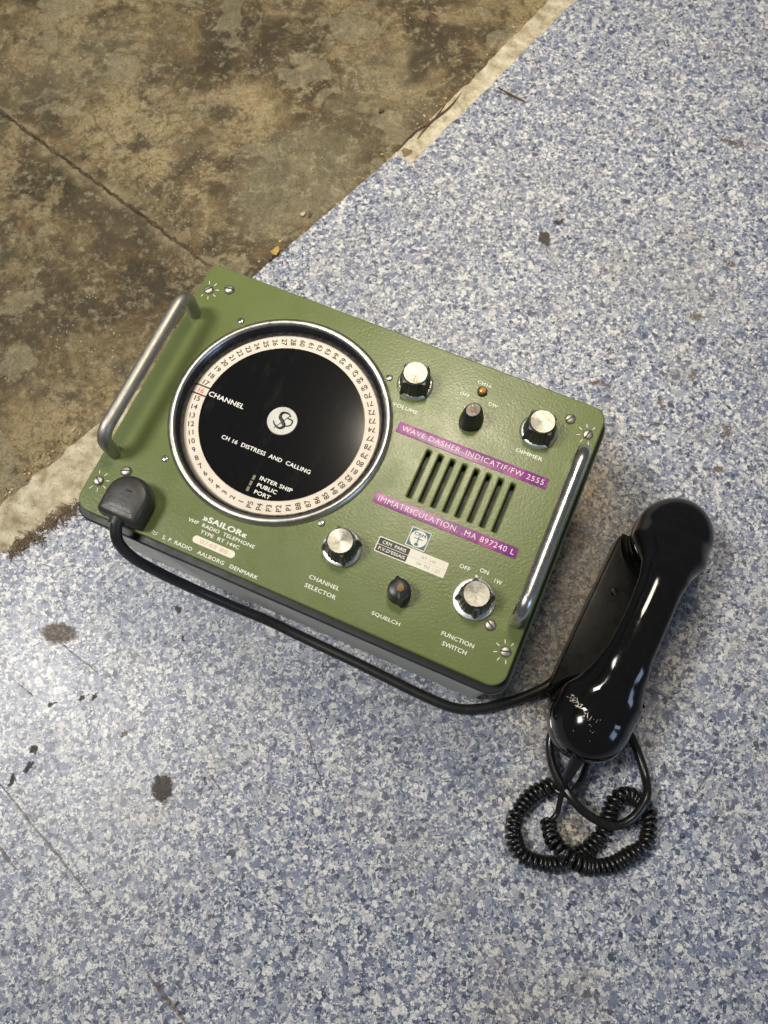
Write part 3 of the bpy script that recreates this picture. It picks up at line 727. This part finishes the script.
for a in (0, 60, 120): box(-.0026, .0026, -.0003, .0003, 0, .0003, bm) if a == 0 else None
obj('embossed_ring', bm, M['plug'], plug, (.0005, .0035, .0190))
obj('strain_relief', tube([Vector((0, -.0165, .0115)), Vector((0, -.0190, .0112)), Vector((0, -.0225, .0108))], lambda u: .0062 - .0008 * u, 20), M['plug'], plug)

# ---------------------------------------------------------------- cradle
HS = math.atan2(.855, .519)
HX, HY = .230, -.1295
cr = thing('handset_cradle', 'flat black handset cradle on the blue vinyl under the receiver', 'cradle', (HX, HY, 0), HS)
# local x runs along the handset towards the earpiece; the photo's right side is local -y
CT = .0240
o_ = [(-.0787, .0300), (-.0787, -.0260), (-.066, -.0285), (-.0508 - .012, -.0285), (-.0508, -.0390), (-.0508 + .007, -.0285), (.066, -.0285), (.0795, -.0395), (.0800, .0340), (.0755, .0388), (-.0700, .0388)]
obj('base', slab(o_[::-1] if sum((o_[i - 1][0] * o_[i][1] - o_[i][0] * o_[i - 1][1]) for i in range(len(o_))) < 0 else o_, .0, CT, .0012), M['cradle'], cr, auto=30)
def rest(x, a0, a1, r0, r1, z1):
    n = 20; rings = []
    for i in range(n + 1):
        a = R(a0 + (a1 - a0) * i / n); c, s_ = math.cos(a), math.sin(a)
        e = .35 + .65 * math.sin(math.pi * i / n) ** .5
        rings.append([(x + r0 * c, r0 * s_, CT - .001), (x + r1 * c, r1 * s_, CT - .001), (x + (r1 - .0008) * c, (r1 - .0008) * s_, CT + z1 * e), (x + (r0 + .001) * c, (r0 + .001) * s_, CT + z1 * e * .8)])
    return loft(rings)
obj('rest', rest(-.085, 8, 82, .0350, .0395, .008), M['cradle'], cr)
obj('rest', rest(.085, 100, 172, .0350, .0385, .007), M['cradle'], cr)
s_ = obj('screw', screw_mesh(.0036, .0012, .7), [M['cradle'], M['ink']], cr, (.027, .0235, CT))

# ---------------------------------------------------------------- handset
hs = thing('telephone_handset', 'glossy black telephone handset lying back side up on its cradle', 'handset', (HX, HY, CT + .0005), HS)
def lerp(tab, x):
    for (a, va), (b, vb) in zip(tab, tab[1:]):
        if x <= b:
            u = (x - a) / (b - a) if b > a else 0; u = max(0, min(1, u)); u = u * u * (3 - 2 * u) * .5 + u * .5
            return va + (vb - va) * u
    return tab[-1][1]
BR0, BR1 = .0312, .0325; BX0, BX1 = .0880, .0868; YO = .0014     # mouthpiece, earpiece radii
rings = []; NS = 96
for i in range(NS + 1):
    u = -1 + 2 * i / NS
    Rr = BR0 if u < 0 else BR1; BX = BX0 if u < 0 else BX1
    ext = BX + Rr
    x = ext * math.sin(u * math.pi / 2) if abs(u) > .0 else 0
    ax = abs(x)
    # half width
    circ = math.sqrt(max(0, Rr * Rr - (ax - BX) ** 2)) if ax > BX - Rr else 0
    neck = lerp([(0, .0168), (.028, .0176), (.046, .0203), (.060, .0246), (.072, .0286), (.09, .0312)], ax)
    if ax >= BX: hwid = circ
    else: hwid = (max(circ, 1e-6) ** 5 + neck ** 5) ** .2 if ax > BX - Rr else neck
    if BX - .02 < ax < BX: hwid = min(hwid, Rr)
    hright = min(Rr * 1.0, hwid + .0030 * math.exp(-((ax - .060) / .013) ** 2)) if ax < BX else hwid
    top = lerp([(0, .0690), (.030, .0682), (.055, .0645), (.075, .0590), (.090, .0520), (.103, .0420)], ax)
    if ax > .085:
        q = (ax - .085) / (ext - .085); top = .0300 + (lerp([(0, .0550), (.085, .0550)], .085) - .0300) * math.sqrt(max(0, 1 - q ** 2.2))
    if ax <= .085 and ax > .055: 
        q = (ax - .055) / .03; top = .0645 + (.0550 - .0645) * (q * q * .55 + q * .45)
    bot = lerp([(0, .0480), (.030, .0468), (.045, .0420), (.056, .0270), (.066, .0160), (.2, .0160)], ax)
    mid = lerp([(0, .058), (.04, .054), (.06, .036), (.085, .026), (.2, .026)], ax)
    mid = min(max(mid, bot + .002), top - .0005)
    ring = []
    n = 56
    for k in range(n):
        a = 2 * math.pi * k / n; c, s_ = math.cos(a), math.sin(a)
        e = 2.25
        yy = (hwid if c >= 0 else hright) * abs(c) ** (2 / e) * (1 if c >= 0 else -1)
        if s_ >= 0: zz = mid + (top - mid) * abs(s_) ** (2 / 2.05)
        else: zz = mid - (mid - bot) * abs(s_) ** (2 / 3.0)
        ring.append((x, yy + YO * min(1, (ax / .07) ** 2), zz))
    rings.append(ring)
body = obj('handset_body', loft(rings), M['bake'], hs, auto=0)
md = body.modifiers.new('sub', 'SUBSURF'); md.levels = 1; md.render_levels = 1
for nm, sx, rr in (('mouthpiece_cap', -1, BR0), ('earpiece_cap', 1, BR1)):
    c = obj(nm, lathe([(rr * .86, 0), (rr * .96, .0015), (rr * .99, .0045), (rr * .99, .0135), (rr * .97, .0165), (rr * .9, .0175)], 64), M['bake'], hs, (-BX0 if sx < 0 else BX1, YO, 0))
# scuffs on the mouthpiece end: short pale nicks just on the surface (measured spots)
from mathutils.bvhtree import BVHTree
dg = bpy.context.evaluated_depsgraph_get(); bpy.context.view_layer.update()
bv = BVHTree.FromObject(body, bpy.context.evaluated_depsgraph_get())
def nick(bm, x, y, L, wd, ang):
    pts = []
    for k in (-1, -.3, .3, 1):
        px, py = x + L * k / 2 * math.cos(ang), y + L * k / 2 * math.sin(ang)
        hit = bv.ray_cast(Vector((px, py, .2)), Vector((0, 0, -1)))
        if hit[0] is None: return
        pts.append(hit[0] + hit[1] * .00002)
    tube(pts, lambda u: wd * (.5 + .5 * math.sin(math.pi * u)), 5, bm)
bm = bmesh.new(); rn = random.Random(3)
for k in range(30):
    s = rn.random(); nick(bm, -.079 - s * .010 + rn.gauss(0, .0012), .0290 - s * .018 + rn.gauss(0, .0016), rn.uniform(.0010, .0042), rn.uniform(.00012, .00034), R(rn.choice((25, 70, 100, 160)) + rn.gauss(0, 12)))
for k in range(16):
    nick(bm, rn.uniform(-.105, -.085), rn.uniform(0, .015), rn.uniform(.0004, .0012), .00012, rn.uniform(0, 3))
obj('scuff_marks', bm, M['plate'], body)
# strain relief at the mouthpiece end
inv = (Matrix.Translation((HX, HY, CT + .0005)) @ Matrix.Rotation(HS, 4, 'Z')).inverted()
wp = lambda *p: inv @ Vector(p)
obj('strain_relief', tube(catmull([wp(0.177, -0.217, 0.052), wp(0.174, -0.226, 0.05), wp(0.168, -0.235, 0.043), wp(0.163, -0.244, 0.034)], .002), lambda u: .0062 - .0020 * u, 16), M['cord'], hs)

# ---------------------------------------------------------------- coiled cord
cord = thing('coiled_cord', 'curly black handset cord looped on the floor below the mouthpiece', 'cord', (.17, -.28, 0))
co = lambda pts: [Vector(p) - Vector((.17, -.28, 0)) for p in pts]
def coil(pts, hr=.0056, wr=.00185, pitch=.0047, n=18):
    path = catmull(co(pts), .0008); F = frames(path); s = 0; out = []; acc = [0]
    for a, b in zip(path, path[1:]): acc.append(acc[-1] + (b - a).length)
    L = acc[-1]; steps = int(L / pitch * n); j = 0; tp = 0
    for k in range(steps + 1):
        d = L * k / steps
        while j < len(acc) - 2 and acc[j + 1] < d: j += 1
        u = (d - acc[j]) / max(1e-9, acc[j + 1] - acc[j]); p = path[j].lerp(path[j + 1], u); _, t, a, b = F[j]
        ph = 2 * math.pi * d / pitch + 1.5 * math.sin(d * 70) + .9 * math.sin(d * 190 + 1) + .5 * math.sin(d * 410); h = hr * (1 + .06 * math.sin(d * 130) + .05 * math.sin(d * 333)); p = p + a * .0006 * math.sin(d * 160) + b * .0006 * math.sin(d * 210 + 2)
        out.append(p + a * h * math.cos(ph) + b * h * math.sin(ph))
    return tube(out, wr, 8)
z1, z2, z3 = .0078, .0180, .0120
cp = [(.155, -.250, z1), (.137, -.258, z1), (.124, -.271, z1), (.1185, -.288, z1), (.127, -.304, z1), (.145, -.311, z1), (.166, -.307, z1), (.183, -.297, z1), (.1945, -.285, z1), (.200, -.271, z3), (.2095, -.261, z3), (.2205, -.263, z1), (.2295, -.275, z1), (.2295, -.290, z1), (.219, -.3035, z1), (.200, -.312, z1), (.182, -.3145, z3), (.164, -.308, z2), (.1525, -.2965, z2), (.1485, -.285, z3), (.1475, -.277, z1 + .002)]
obj('coil', coil(cp), M['cord'], cord, auto=0)
obj('lead', tube(catmull(co([(0.163, -0.244, 0.034), (0.161, -0.253, 0.023), (0.158, -0.264, 0.016), (0.155, -0.273, 0.012), (.1475, -.279, .011)]), .002), .0023, 12), M['cord'], cord)
obj('lead', tube(catmull(co([(.193, -.222, .012), (.184, -.237, .0125), (.1765, -.250, .0135), (.167, -.258, .0150), (.158, -.2555, .0125), (.153, -.2495, .0090)]), .002), .0028, 12), M['cord'], cord)
obj('lead_loop', tube(catmull(co([(.172, -.200, .010), (.1600, -.208, .010), (.1560, -.222, .010), (.1570, -.240, .015), (.1650, -.258, .0225), (.1770, -.2730, .0230), (.1960, -.2830, .0215), (.2130, -.2790, .0205), (.2270, -.2640, .0205), (.2310, -.2470, .013), (.2280, -.2250, .0095), (.222, -.210, .010), (.210, -.200, .012)]), .002), .0037, 14), M['cord'], cord)
